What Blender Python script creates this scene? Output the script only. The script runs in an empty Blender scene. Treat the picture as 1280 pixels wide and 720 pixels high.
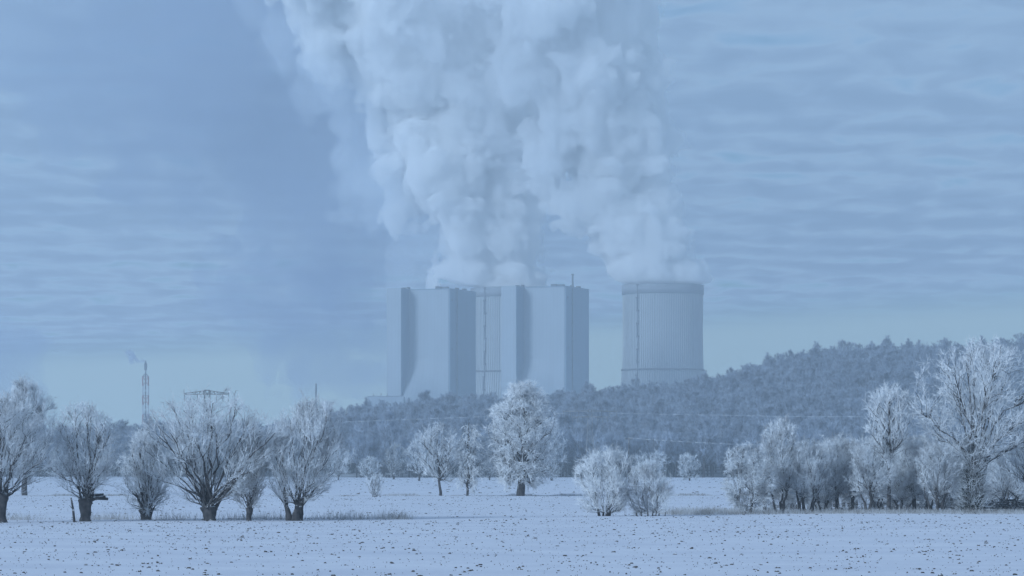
import bpy, math, random
import numpy as np
from mathutils import Vector
R = math.radians
SC = bpy.context.scene
COL = SC.collection

# ------------------------------------------------------------------ camera
FPX, CX, HY, CH = 4000.0, 640.0, 585.0, 3.25        # focal length in photo pixels, horizon row, eye height
cam_d = bpy.data.cameras.new('camera'); cam = bpy.data.objects.new('camera', cam_d); COL.objects.link(cam)
cam.location = (0, 0, CH); cam.rotation_euler = (R(90), 0, 0)
cam_d.sensor_width = 36; cam_d.lens = 36*FPX/1280; cam_d.shift_y = (HY-360)/1280
cam_d.clip_start = 1; cam_d.clip_end = 30000
SC.camera = cam

HAZE = 2.3e-4
# ------------------------------------------------------------------ sky
SUN_EL, SUN_ROT = 22.0, 229.0      # elevation and compass rotation (clockwise from +Y): behind-left of the camera
W = bpy.data.worlds.new('World'); SC.world = W; W.use_nodes = True
nt = W.node_tree; nt.nodes.clear()
def N(tree, typ, **kw):
    n = tree.nodes.new(typ)
    for k, v in kw.items():
        if k.startswith('_'): setattr(n, k[1:], v)
        else: n.inputs[k.replace('__', ' ')].default_value = v
    return n
def L(tree, a, b): tree.links.new(a, b)
out = N(nt, 'ShaderNodeOutputWorld'); bg = N(nt, 'ShaderNodeBackground', Strength=0.057)
sky = N(nt, 'ShaderNodeTexSky', _sky_type='NISHITA', _sun_disc=False, _sun_elevation=R(SUN_EL),
        _sun_rotation=R(SUN_ROT), _air_density=1.2, _dust_density=0.6, _ozone_density=4.0)
# a high sheet of thin rippled cloud: the view direction is projected onto a flat layer
tc = N(nt, 'ShaderNodeTexCoord'); sep = N(nt, 'ShaderNodeSeparateXYZ'); L(nt, tc.outputs['Generated'], sep.inputs[0])
def M(op, a, b=None, tree=nt, clamp=False):
    n = tree.nodes.new('ShaderNodeMath'); n.operation = op; n.use_clamp = clamp
    for i, v in enumerate((a, b)):
        if v is None: continue
        if isinstance(v, (int, float)): n.inputs[i].default_value = v
        else: tree.links.new(v, n.inputs[i])
    return n.outputs[0]
zc = M('MAXIMUM', sep.outputs[2], 0.004)
zz = M('ADD', zc, 0.045)
u = M('DIVIDE', sep.outputs[0], zz); v = M('DIVIDE', sep.outputs[1], zz)
cmb = N(nt, 'ShaderNodeCombineXYZ'); L(nt, u, cmb.inputs[0]); L(nt, v, cmb.inputs[1])
mp = N(nt, 'ShaderNodeMapping'); L(nt, cmb.outputs[0], mp.inputs[0]); mp.inputs['Scale'].default_value = (8.0, 4.4, 1); mp.inputs['Rotation'].default_value = (0, 0, R(5))
n1 = N(nt, 'ShaderNodeTexNoise', Scale=1.0, Detail=4.0, Roughness=0.45, Distortion=0.5); L(nt, mp.outputs[0], n1.inputs['Vector'])
mp2 = N(nt, 'ShaderNodeMapping'); L(nt, cmb.outputs[0], mp2.inputs[0]); mp2.inputs['Scale'].default_value = (0.45, 0.7, 1); mp2.inputs['Location'].default_value = (3.1, 1.7, 0)
n2 = N(nt, 'ShaderNodeTexNoise', Scale=1.0, Detail=2.0, Roughness=0.5); L(nt, mp2.outputs[0], n2.inputs['Vector'])
wv = N(nt, 'ShaderNodeTexWave', Scale=0.85, Distortion=9.0, Detail=4.0); wv.bands_direction = 'Y'; wv.inputs['Detail Scale'].default_value = 0.9
mp3 = N(nt, 'ShaderNodeMapping'); L(nt, cmb.outputs[0], mp3.inputs[0]); mp3.inputs['Scale'].default_value = (0.8, 1.0, 1); mp3.inputs['Rotation'].default_value = (0, 0, R(-6)); L(nt, mp3.outputs[0], wv.inputs['Vector'])
val = M('ADD', M('ADD', M('MULTIPLY', n1.outputs[0], 0.54), M('MULTIPLY', n2.outputs[0], 0.36)), M('MULTIPLY', wv.outputs[0], 0.10))
def ramp(tree, fac, stops, interp='LINEAR'):
    r = tree.nodes.new('ShaderNodeValToRGB'); r.color_ramp.interpolation = interp
    e = r.color_ramp.elements
    while len(e) < len(stops): e.new(0.5)
    for i, (p, c) in enumerate(stops):
        e[i].position = p; e[i].color = tuple(c) + ((1,) if len(c) == 3 else ())
    tree.links.new(fac, r.inputs[0]); return r
cov = ramp(nt, val, [(0.27, (0, 0, 0)), (0.43, (1, 1, 1))])
ccol = ramp(nt, val, [(0.36, (4.6, 7.8, 12.2)), (0.44, (5.3, 7.8, 11.4)), (0.51, (4.0, 6.1, 9.7)), (0.60, (3.1, 4.9, 8.2))])
tint = N(nt, 'ShaderNodeMix', _data_type='RGBA', _blend_type='MULTIPLY'); tint.inputs[0].default_value = 1
L(nt, sky.outputs[0], tint.inputs[6]); tint.inputs[7].default_value = (0.50, 0.95, 1.4, 1)
low = ramp(nt, M('MULTIPLY', M('SUBTRACT', M('ADD', sep.outputs[2], M('MULTIPLY', n2.outputs[0], 0.006)), M('MULTIPLY', sep.outputs[0], 0.056)), 10.0), [(0.40, (0, 0, 0)), (0.54, (1, 1, 1))], 'EASE')   # the sheet thins out towards the horizon
cf = M('MULTIPLY', cov.outputs[0], low.outputs[0])
hz = N(nt, 'ShaderNodeMix', _data_type='RGBA'); L(nt, low.outputs[0], hz.inputs[0]); hz.inputs[6].default_value = (5.9, 8.7, 9.9, 1); L(nt, tint.outputs[2], hz.inputs[7])
mx = N(nt, 'ShaderNodeMix', _data_type='RGBA'); L(nt, cf, mx.inputs[0]); L(nt, hz.outputs[2], mx.inputs[6]); L(nt, ccol.outputs[0], mx.inputs[7])
L(nt, mx.outputs[2], bg.inputs[0]); L(nt, bg.outputs[0], out.inputs[0])

# ------------------------------------------------------------------ sun (behind the thin cloud, low, from behind-left)
sd = bpy.data.lights.new('sun', 'SUN'); sd.energy = 3.9; sd.angle = R(17); sd.color = (0.68, 0.835, 1.0)
sun = bpy.data.objects.new('sun', sd); COL.objects.link(sun)
_a = R(SUN_ROT)   # sky's rotation, clockwise from +Y
to_sun = Vector((math.sin(_a)*math.cos(R(SUN_EL)), math.cos(_a)*math.cos(R(SUN_EL)), math.sin(R(SUN_EL))))
sun.rotation_euler = to_sun.to_track_quat('Z', 'Y').to_euler()

# ------------------------------------------------------------------ view and render settings
vs = SC.view_settings; vs.view_transform = 'Standard'; vs.look = 'None'; vs.exposure = -0.20; vs.gamma = 1
cy = SC.cycles
cy.max_bounces = 32; cy.diffuse_bounces = 3; cy.glossy_bounces = 1; cy.transmission_bounces = 0
cy.volume_bounces = 15; cy.transparent_max_bounces = 64
cy.use_denoising = True; cy.use_adaptive_sampling = True; cy.adaptive_threshold = 0.02
cy.volume_step_rate = 1.0; cy.sample_clamp_indirect = 6
try: SC.view_layers[0].cycles.denoising_store_passes = False
except Exception: pass

# ------------------------------------------------------------------ helpers
def at(px, py, z): return ((px-CX)/FPX*z, z, CH+(HY-py)/FPX*z)
def zrow(py): return CH*FPX/(py-HY)          # distance at which flat ground shows at that row
def mesh_obj(name, verts, faces, mat, parent=None, smooth=False, loc=(0, 0, 0)):
    me = bpy.data.meshes.new(name)
    verts = np.asarray(verts, np.float32)
    if isinstance(faces, np.ndarray):
        k = faces.shape[1]; nf = len(faces)
        me.vertices.add(len(verts)); me.vertices.foreach_set('co', verts.ravel())
        me.loops.add(nf*k); me.loops.foreach_set('vertex_index', faces.astype(np.int32).ravel())
        me.polygons.add(nf); me.polygons.foreach_set('loop_start', np.arange(nf, dtype=np.int32)*k)
        me.update(calc_edges=True)
    else:
        me.from_pydata([tuple(map(float, p)) for p in verts], [], faces); me.update()
    if smooth: me.polygons.foreach_set('use_smooth', [True]*len(me.polygons))
    me.materials.append(mat)
    o = bpy.data.objects.new(name, me); COL.objects.link(o); o.location = loc
    if parent: o.parent = parent
    return o
def tag(o, label=None, cat=None, group=None, kind=None):
    if label: o['label'] = label
    if cat: o['category'] = cat
    if group: o['group'] = group
    if kind: o['kind'] = kind
    return o
def empty(name, loc, rz=0):
    o = bpy.data.objects.new(name, None); COL.objects.link(o); o.location = loc; o.rotation_euler = (0, 0, rz); return o
class MB:
    def __init__(s): s.v = []; s.f = []
    def prism(s, poly, z0, z1, poly_top=None):
        n = len(poly); b = len(s.v); pt = poly_top or poly
        s.v += [(x, y, z0) for x, y in poly] + [(x, y, z1) for x, y in pt]
        s.f += [(b+i, b+(i+1) % n, b+n+(i+1) % n, b+n+i) for i in range(n)] + [tuple(b+i for i in reversed(range(n))), tuple(b+n+i for i in range(n))]
    def box(s, x0, x1, y0, y1, z0, z1): s.prism([(x0, y0), (x1, y0), (x1, y1), (x0, y1)], z0, z1)
    def tube(s, a, b_, r0, r1=None, n=6):
        r1 = r0 if r1 is None else r1
        a, b_ = Vector(a), Vector(b_); d = (b_-a).normalized(); u_ = d.orthogonal().normalized(); w = d.cross(u_)
        b = len(s.v)
        for p, r in ((a, r0), (b_, r1)):
            for i in range(n):
                t = 2*math.pi*i/n; s.v.append(tuple(p+u_*r*math.cos(t)+w*r*math.sin(t)))
        s.f += [(b+i, b+(i+1) % n, b+n+(i+1) % n, b+n+i) for i in range(n)] + [tuple(b+i for i in reversed(range(n))), tuple(b+n+i for i in range(n))]
    def build(s, name, mat, parent=None, smooth=False): return mesh_obj(name, s.v, s.f, mat, parent, smooth)

# ------------------------------------------------------------------ materials
def newmat(name):
    m = bpy.data.materials.new(name); m.use_nodes = True; t = m.node_tree; t.nodes.clear()
    o = t.nodes.new('ShaderNodeOutputMaterial'); return m, t, o
def noise_mat(name, c0, c1, scale=1.0, detail=4.0, lo=0.35, hi=0.65, rough=0.9, bump=0.0, snow=None, snow_lo=0.2, snow_hi=0.6, stretch=(1, 1, 1), spec=0.2, bscale=None):
    m, t, o = newmat(name)
    b = N(t, 'ShaderNodeBsdfPrincipled', Roughness=rough); b.inputs['Specular IOR Level'].default_value = spec
    tc = N(t, 'ShaderNodeTexCoord'); mp = N(t, 'ShaderNodeMapping'); L(t, tc.outputs['Object'], mp.inputs[0]); mp.inputs['Scale'].default_value = stretch
    n = N(t, 'ShaderNodeTexNoise', Scale=scale, Detail=detail); L(t, mp.outputs[0], n.inputs['Vector'])
    r = ramp(t, n.outputs[0], [(lo, c0), (hi, c1)]); c = r.outputs[0]
    if snow:
        g = N(t, 'ShaderNodeNewGeometry'); s = N(t, 'ShaderNodeSeparateXYZ'); L(t, g.outputs['Normal'], s.inputs[0])
        n3 = N(t, 'ShaderNodeTexNoise', Scale=scale*2.3, Detail=3.0); L(t, tc.outputs['Object'], n3.inputs['Vector'])
        f = M('ADD', s.outputs[2], M('MULTIPLY', M('SUBTRACT', n3.outputs[0], 0.5, t), 1.6, t), t)
        rr = ramp(t, f, [(snow_lo, (0, 0, 0)), (snow_hi, (1, 1, 1))])
        mm = N(t, 'ShaderNodeMix', _data_type='RGBA'); L(t, rr.outputs[0], mm.inputs[0]); L(t, c, mm.inputs[6]); mm.inputs[7].default_value = tuple(snow)+(1,)
        c = mm.outputs[2]
    L(t, c, b.inputs['Base Color'])
    if bump:
        n4 = N(t, 'ShaderNodeTexNoise', Scale=bscale or scale*4, Detail=5.0); L(t, mp.outputs[0], n4.inputs['Vector'])
        bp = N(t, 'ShaderNodeBump', Strength=bump, Distance=0.1); L(t, n4.outputs[0], bp.inputs['Height']); L(t, bp.outputs[0], b.inputs['Normal'])
    L(t, b.outputs[0], o.inputs[0]); return m
FROST = (0.78, 0.82, 0.86)
M_snow = noise_mat('snow', (0.58, 0.60, 0.67), (0.68, 0.695, 0.75), 0.12, 8, 0.3, 0.7, 0.8, 0.5, stretch=(1, 1.6, 1), bscale=1.6)
M_bark = noise_mat('bark', (0.035, 0.035, 0.04), (0.09, 0.088, 0.09), 3, 4, snow=FROST, snow_lo=0.55, snow_hi=1.15)
M_twig = noise_mat('frosted_twigs', (0.27, 0.28, 0.30), FROST, 0.9, 4, 0.30, 0.55)
M_twig_bright = noise_mat('thick_frost', (0.38, 0.40, 0.43), (0.84, 0.87, 0.9), 0.9, 4, 0.28, 0.5)
M_twig_dull = noise_mat('thin_frost', (0.13, 0.13, 0.135), (0.62, 0.65, 0.68), 0.9, 4, 0.32, 0.62)
M_forest_floor = noise_mat('forest_floor', (0.10, 0.10, 0.11), (0.45, 0.47, 0.5), 0.08, 6)
M_clod = noise_mat('soil', (0.03, 0.027, 0.026), (0.10, 0.09, 0.085), 6, 3, snow=(0.8, 0.82, 0.85), snow_lo=0.85, snow_hi=1.2)
M_grass = noise_mat('dry_grass', (0.22, 0.20, 0.18), (0.62, 0.64, 0.66), 0.6, 3, 0.4, 0.6)
M_cut = noise_mat('cut_wood', (0.28, 0.2, 0.12), (0.42, 0.33, 0.22), 4, 3, snow=FROST, snow_lo=0.6, snow_hi=1.0)

# ------------------------------------------------------------------ setting: snowfield, hill
HP = [(-400, 582), (60, 580), (200, 580), (360, 566), (440, 548), (480, 539), (560, 530), (620, 530), (700, 523), (780, 520), (840, 513), (900, 501), (930, 494), (965, 485), (1000, 476), (1050, 470), (1100, 466), (1200, 466), (1280, 456), (1500, 440)]
HX = np.array([(p[0]-CX)/FPX*1700 for p in HP]); HZ = np.maximum(np.array([CH+(HY-p[1]-13)/FPX*1700 for p in HP]), 0.3)
def sstep(t): t = np.clip(t, 0, 1); return t*t*(3-2*t)
def hill_h(x, y):
    crest = np.interp(x*1700/np.maximum(y, 1083)*0.6+x*0.4, HX, HZ)
    up = sstep((y-1080)/640.0)**0.9
    bumps = 1+0.10*np.sin(x*0.021+1)*np.sin(y*0.017)+0.05*np.sin(x*0.05+y*0.03)
    down = 1-0.55*sstep((y-1800)/500.0)
    return crest*up*down*bumps
def soft_ground(x, y): return 0.10*np.sin(x*0.05+0.7)*np.sin(y*0.041)+0.04*np.sin(x*0.17)*np.sin(y*0.13+1)
def grid(xs, ys, zf):
    X, Y = np.meshgrid(xs, ys); Z = zf(X, Y)
    v = np.stack([X, Y, Z], -1).reshape(-1, 3); nx, ny = len(xs), len(ys)
    i = np.arange(ny-1)[:, None]*nx+np.arange(nx-1)[None, :]
    return v, np.stack([i, i+1, i+nx+1, i+nx], -1).reshape(-1, 4)
ys = np.concatenate([np.arange(-60, 60, 12.0), np.arange(60, 420, 2.0), np.arange(420, 1100, 12.0), np.linspace(1100, 3950, 30)])
xs = np.concatenate([np.linspace(-1500, -140, 18), np.arange(-130, 131, 2.5), np.linspace(140, 1500, 18)])
v, f = grid(xs, ys, lambda X, Y: soft_ground(X, Y)*np.clip((1500-Y)/800, 0, 1)-0.02)
g = mesh_obj('snow_field', v, f, M_snow, smooth=True); tag(g, kind='structure')
v, f = grid(np.arange(-560, 760, 12.0), np.arange(1076, 2400, 12.0), lambda X, Y: hill_h(X, Y)-0.4)
g = mesh_obj('hill', v, f, M_forest_floor, smooth=True); tag(g, kind='structure')

# ------------------------------------------------------------------ tree builder
def unit(a): return a/np.maximum(np.linalg.norm(a, axis=-1, keepdims=True), 1e-9)
def tubes(P0, P1, R0, R1, n):
    """many tapered tubes as one vertex/quad array"""
    d = unit(P1-P0); ref = np.where(np.abs(d[:, 2:3]) < 0.9, np.array([[0, 0, 1.0]]), np.array([[1.0, 0, 0]]))
    u_ = unit(np.cross(d, ref)); w = np.cross(d, u_)
    t = 2*np.pi*np.arange(n)/n; c, s = np.cos(t)[None, :, None], np.sin(t)[None, :, None]
    ring = u_[:, None]*c+w[:, None]*s
    v = np.concatenate([P0[:, None]+ring*R0[:, None, None], P1[:, None]+ring*R1[:, None, None]], 1).reshape(-1, 3)
    k = np.arange(len(P0))[:, None]*2*n; i = np.arange(n)[None, :]; j = (i+1) % n
    f = np.stack([k+i, k+j, k+n+j, k+n+i], -1).reshape(-1, 4)
    return v, f
def curves_to(P, D, T, rng, steps, bend=0.4, jit=0.06):
    """quadratic curves leaving P along D and ending at T -> nodes (n, steps+1, 3)"""
    Ld = np.linalg.norm(T-P, axis=1, keepdims=True)
    C = P+unit(D)*Ld*bend; t = np.linspace(0, 1, steps+1)[None, :, None]
    Q = P[:, None]*(1-t)**2+C[:, None]*2*t*(1-t)+T[:, None]*t*t
    Q[:, 1:-1] += rng.normal(0, 1, Q[:, 1:-1].shape)*Ld[:, None]*jit
    return Q
def attach(nodes, ndir, nrad, targets, grow, Lb, rng, blk=1500):
    """for every target pick the node nearest to a point a branch length behind it"""
    q = targets-grow*Lb; idx = np.empty(len(q), int)
    for a in range(0, len(q), blk):
        dd = ((q[a:a+blk, None]-nodes[None])**2).sum(-1); idx[a:a+blk] = dd.argmin(1)
    return nodes[idx], ndir[idx], nrad[idx]
def flat(Q, rad0, rad1):
    k = Q.shape[1]-1; t = np.linspace(0, 1, k+1)[None]
    Rr = rad0[:, None]*(1-t)+rad1[:, None]*t
    return Q[:, :-1].reshape(-1, 3), Q[:, 1:].reshape(-1, 3), Rr[:, :-1].ravel(), Rr[:, 1:].ravel()
def nodes_of(Q, rad0, rad1, skip=1):
    k = Q.shape[1]-1; t = np.linspace(0, 1, k+1)[None]
    Rr = rad0[:, None]*(1-t)+rad1[:, None]*t; d = np.diff(Q, axis=1, append=Q[:, -1:]+(Q[:, -1:]-Q[:, -2:-1]))
    return Q[:, skip:].reshape(-1, 3), unit(d[:, skip:].reshape(-1, 3)), Rr[:, skip:].ravel()
DEN = 0.55; LR = 0.23
def make_tree(seed, H, Wd, th=2.0, tr=0.25, n1=14, n2=120, n3=900, n4=5000, n5=9000, base_z=0.35, wide=0.5, power=2.2,
              up=0.6, droop=0.0, tw=0.013, lean=(0, 0), stems=1, spread=0.3, l3=1.1, l4=0.55, l5=0.28, leader=False, holes=0.25, top=1.0, skew=0.0, hw=1.0):
    """H height, Wd crown width, th height where limbs start, base_z height where the crown starts (fraction of H),
    wide fraction of the crown height at which it is widest. Returns (trunk arrays, crown arrays)."""
    rng = np.random.default_rng(seed)
    cz0 = base_z*H; hw = Wd/2
    # lumpy outline
    bl = unit(rng.normal(size=(44, 3))); ba = rng.uniform(-holes*1.3, holes*0.8, 44)
    def outline(az, h):       # h 0..1 in the crown -> radius
        w = np.where(h < wide, np.sqrt(np.clip(1-((wide-h)/wide)**power, 0.0, 1)), np.clip(1-((h-wide)/(1.0001-wide))**power, 0, 1)**0.5)
        dirn = np.stack([np.cos(az), np.sin(az), (h-0.5)*2], -1); dirn = unit(dirn)
        lump = (np.exp(11*((dirn @ bl.T)-1))*ba[None]).sum(-1)
        return hw*(0.05+0.95*w)*(1+lump)
    def sample(n, rmin=0.15):
        h = rng.uniform(0.01, 1, n)**0.9; az = rng.uniform(0, 2*np.pi, n)
        # more samples where the crown is wide
        keep = rng.uniform(0, 1, n) < 0.25+0.75*(outline(az, h)/hw/1.2)
        h, az = h[keep], az[keep]
        r = outline(az, h)*np.sqrt(rng.uniform(rmin**2, 1, len(h)))
        cxx = lean[0]*(h*0.8+0.2)+skew*h; cyy = lean[1]*(h*0.8+0.2)
        return np.stack([cxx+r*np.cos(az), cyy+r*np.sin(az), cz0+(H*top-cz0)*h], -1)
    TV = []; CV = []
    # trunk(s)
    if stems > 1:
        a = np.linspace(0, 2*np.pi, stems, endpoint=False)+rng.uniform(0, 6, 1); rr = spread*rng.uniform(0.35, 1, stems)
        base = np.stack([rr*np.cos(a), rr*np.sin(a), np.full(stems, -0.1)], -1)
        topp = np.stack([(rr+th*0.22)*np.cos(a), (rr+th*0.22)*np.sin(a), th*rng.uniform(0.8, 1.1, stems)], -1)
        r0 = tr*rng.uniform(0.7, 1.0, stems); r1 = r0*0.5
        TV.append((np.tile([0, 0, -0.13], (stems, 1))+base*0.0, base+np.array([0, 0, 0.03]), r0*0.8, r0*0.9, 7))
        Q = curves_to(base, np.tile([0, 0, 1.0], (stems, 1)), topp, rng, 4, 0.5, 0.03)
    else:
        tz = H*0.93 if leader else th
        base = np.array([[0, 0, -0.15]]); topp = np.array([[lean[0]*tz/H*0.9+skew*0.2*(tz/H), lean[1]*tz/H*0.6, tz]])
        r0 = np.array([tr]); r1 = np.array([0.03 if leader else tr*0.85])
        Q = curves_to(base, np.array([[lean[0]*0.15, 0, 1.0]]), topp, rng, 12 if leader else 5, 0.5, 0.006 if leader else 0.012)
    # trunks are swept in one piece: flared at the root, knobbly, swollen where the limbs leave
    for si in range(len(Q)):
        m = len(Q[si]); tt = np.linspace(0, 1, m*2-1); qs = np.stack([np.interp(tt, np.linspace(0, 1, m), Q[si][:, c]) for c in range(3)], -1)
        if not leader and stems == 1: rr = tr*np.interp(tt, [0, 0.12, 0.3, 0.7, 0.9, 1.0], [1.4, 1.08, 0.92, 1.1, 1.3, 0.85])
        else: rr = np.interp(tt, [0, 1], [r0[si]*1.15, r1[si]])
        nn_ = 14; a_ = 2*np.pi*np.arange(nn_)/nn_; knob = np.cumsum(rng.normal(0, 0.035, (len(tt), nn_)), 0)+0.07*np.sin(a_*3+rng.uniform(0, 6))[None]
        ring = rr[:, None]*(1+knob-knob.mean(1, keepdims=True))
        v = np.stack([qs[:, None, 0]+ring*np.cos(a_), qs[:, None, 1]+ring*np.sin(a_), np.repeat(qs[:, 2:3], nn_, 1)], -1).reshape(-1, 3)
        i = np.arange(len(tt)-1)[:, None]*nn_; j = np.arange(nn_)[None]; j2 = (j+1) % nn_
        f = np.stack([i+j, i+j2, i+nn_+j2, i+nn_+j], -1).reshape(-1, 4); k0 = len(v); v = np.concatenate([v, [qs[-1]+np.array([0, 0, rr[-1]*0.35])]])
        l0 = (len(tt)-1)*nn_; f = np.concatenate([f, np.stack([l0+np.arange(0, nn_, 2), l0+np.arange(1, nn_, 2), l0+(np.arange(2, nn_+2, 2) % nn_), np.full(nn_//2, k0)], -1)])
        TV.append(('mesh', v, f))
    nd, ndd, nr = nodes_of(Q, r0, r1, 1)
    if leader:
        m = nd[:, 2] > th*0.9; nd, ndd, nr = nd[m], ndd[m], nr[m]
    else:
        m = nd[:, 2] > th*0.62; nd, ndd, nr = nd[m], ndd[m], nr[m]
    prev = (nd, ndd, nr)
    origin = np.array([0, 0, th*0.6])
    for lev, (n, Lb, kk, fr, jit, steps, sides) in enumerate((
            (n1, None, 0.75, 0.42, 0.017, 7, 6), (n2, 0.24*H*0.6, 0.5, 0.5, 0.045, 5, 5), (n3, l3, 0.3, 0.5, 0.06, 3, 3), (n4, l4, 0, 1, 0.06, 2, 3))):
        if lev >= 2:              # shoots spring forward from the wood they grow on, so the outline follows the branches
            n = int(n*(0.62, DEN)[lev-2]); nn, dd, rp = prev; kx = rng.integers(0, len(nn), n); P, D, rp = nn[kx], dd[kx], rp[kx]
            out_d = unit(P-origin)
            G = unit(D*1.0+out_d*0.25+rng.normal(0, (0.42, 0.5)[lev-2], (n, 3))+np.array([0, 0, up*0.30])-np.array([0, 0, droop*0.8]))
            T = P+G*((l3*1.15, l4)[lev-2]*np.clip(rng.lognormal(-0.1, 0.38, n), 0.35, 2.1))[:, None]
            hh = np.clip((T[:, 2]-cz0)/(H*top-cz0), 0, 1); ax_ = lean[0]*(hh*0.8+0.2)+skew*hh; ay_ = lean[1]*(hh*0.8+0.2)
            rr_ = np.hypot(T[:, 0]-ax_, T[:, 1]-ay_); ro = outline(np.arctan2(T[:, 1]-ay_, T[:, 0]-ax_), hh)*1.04+0.02*H
            over = (rr_ > ro) | (T[:, 2] > H*top*1.01) | (T[:, 2] < cz0*0.7); T[over] = P[over]+(T[over]-P[over])*0.35
            D = unit(D+G); r0 = np.clip(rp*0.7, tw, tw*(2.0, 1.0)[lev-2])
        else:
            T = sample(int(n*1.5)) if lev else sample(n*3, 0.55)
            if lev == 0:              # spread limb ends evenly
                sel = [int(T[:, 2].argmax())]
                dmin = np.full(len(T), 1e9)
                while len(sel) < min(n, len(T)):
                    dmin = np.minimum(dmin, np.linalg.norm(T-T[sel[-1]], axis=1)); dmin[sel] = -1; sel.append(int(dmin.argmax()))
                T = T[sel]
            gdir = unit(unit(T-origin)+np.array([0, 0, up]))
            if lev == 0:
                if leader:
                    Lb0 = np.linalg.norm(T[:, :2], axis=1, keepdims=True)
                    P, D, rp = attach(*prev, T, gdir, Lb0*1.1, rng)
                else: P, D, rp = attach(*prev, T, gdir, np.linalg.norm(T-origin, axis=1, keepdims=True), rng)
                if not leader and stems == 1: P = P+rng.normal(0, 1, P.shape)*np.array([[tr*0.45, tr*0.45, 0.05]])
                D = unit(unit(T-P)*1.0+np.array([0, 0, 0.5*up])+D*0.15)
                r0 = np.clip(rp*kk, 0.02, LR*min(tr, 0.45))*rng.uniform(0.55, 1, len(T)) if not leader else np.clip(rp*0.6, 0.015, tr*0.35)
            else:
                P, D, rp = attach(*prev, T, gdir, Lb, rng)
                D = unit(D*0.8+gdir*0.3+unit(T-P)*0.5)
                r0 = np.clip(rp*0.7, tw*1.05, 0.030 if tw < 0.03 else 0.08)
                ln = np.linalg.norm(T-P, axis=1); T = P+(T-P)*np.minimum(1, 0.45*H/np.maximum(ln, 1e-6))[:, None]
        if droop and lev >= 2: T = T-np.array([0, 0, 1.0])*(np.linalg.norm(T-P, axis=1)*droop)[:, None]
        Q = curves_to(P, D, T, rng, steps, 0.45, jit)
        r1 = np.maximum(r0*fr*0.7, tw*0.75)
        seg = flat(Q, r0, r1)+(sides,)
        (TV if lev < 2 else CV).append(seg)
        prev = nodes_of(Q, r0, r1, 1)
        if lev == 2: prev3 = prev
        if lev == 1:                # let fine wood spring from limbs too
            q0 = nodes_of(Q0, a0, a1, 3); prev = tuple(np.concatenate([x, y]) for x, y in zip(prev, q0))
        if lev == 0: Q0, a0, a1 = Q, r0, r1
    # finest spray
    n5 = int(n5*DEN); nn, dd, _ = prev; k = rng.integers(0, len(nn), n5)
    dirs = unit(dd[k]+rng.normal(0, 0.55, (n5, 3))+np.array([0, 0, 0.25*up-droop*1.1])); P = nn[k]
    Q1 = P+dirs*(l5*rng.uniform(0.5, 1.25, n5))[:, None]
    CV.append((P, Q1, np.full(n5, tw), np.full(n5, tw*0.6), 3))
    return TV, CV
def merge(segs):
    vv, ff, b = [], [], 0
    for s in segs:
        v, f = s[1:] if isinstance(s[0], str) else tubes(*s); vv.append(v); ff.append(f+b); b += len(v)
    return np.concatenate(vv), np.concatenate(ff)
def tree_at(name, px, py, label, cat='tree', group=None, z=None, twig=None, rz=0.0, bark=None, extra=None, **kw):
    z = z or zrow(py)
    x, y, _ = at(px, py, z); e = empty(name, (x, y, soft_ground(np.float64(x), np.float64(y))-0.05 if z < 1000 else 0), rz)
    TV, CV = make_tree(**kw)
    v, f = merge(TV); t = mesh_obj('trunk', v, f, bark or M_bark, e, smooth=True)
    v, f = merge(CV); c = mesh_obj('crown', v, f, twig or M_twig, e)
    tag(e, label, cat, group); return e
def dup(src, px, py, label, s=1.0, rz=0.0, group=None, z=None, sx=None):
    z = z or zrow(py); x, y, _ = at(px, py, z)
    c = src.copy(); COL.objects.link(c); c.location = (x, y, float(soft_ground(np.float64(x), np.float64(y)))-0.05); c.scale = ((sx or s), (sx or s), s); c.rotation_euler = (0, 0, rz)
    for ch in src.children:
        d = ch.copy(); COL.objects.link(d); d.parent = c
    c['label'] = label
    if group: c['group'] = group
    return c
def px2m(p, py): return p*zrow(py)/FPX

# ------------------------------------------------------------------ front row of pollard willows (their feet on row 650)
def T(name, px, base, left, right, top, label, zb=None, **kw):
    """tree from its photo outline: foot column/row, crown sides, top row"""
    z = zrow(zb or base); k = z/FPX
    H = (base-top)*k; Wd = (right-left)*k; c = ((left+right)/2-px)*k
    kw.setdefault('lean', (c, 0))
    return tree_at(name, px, base, label, z=z, H=H, Wd=Wd, **kw)
WG = 'pollard willows along the field edge'
wil = dict(base_z=0.13, wide=0.6, power=1.9, up=0.55, l3=1.2, l4=0.62, l5=0.30, tw=0.0085, holes=0.35)
T('willow_tree', 1, 652, -75, 62, 498, 'frosted pollard willow cut off by the left edge of the picture', group=WG, seed=1, th=1.9, tr=0.38, n1=18, n2=190, n3=1100, n4=6500, n5=12000, **{**wil, 'base_z': 0.2})
w107 = T('willow_tree', 107, 651, 52, 152, 505, 'frosted pollard willow with a thick leaning head and broken branch stubs on its right', group=WG, seed=2, th=1.5, tr=0.33, n1=22, n2=130, n3=700, n4=3600, n5=6000, **{**wil, 'base_z': 0.22, 'wide': 0.5})
k = zrow(651)/FPX
for q, (a, l, zz) in enumerate(((8, 1.15, 1.35), (-6, 1.3, 1.5), (2, 1.0, 1.6), (18, 0.8, 1.25))):
    b = MB(); a_ = R(a); b.tube((0.1, -0.1+0.08*q, zz), (0.1+l*math.cos(a_), -0.15+0.1*q, zz+l*math.sin(a_)+0.05), 0.12, 0.085, 8); b.build('broken_stub', M_bark, w107, True)
T('willow_tree', 183, 649, 140, 222, 542, 'short bushy frosted willow between the stubbed willow and the biggest one', group=WG, seed=3, th=0.75, tr=0.36, n1=26, n2=150, n3=800, n4=4500, n5=9000, **{**wil, 'base_z': 0.08, 'wide': 0.5})
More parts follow.
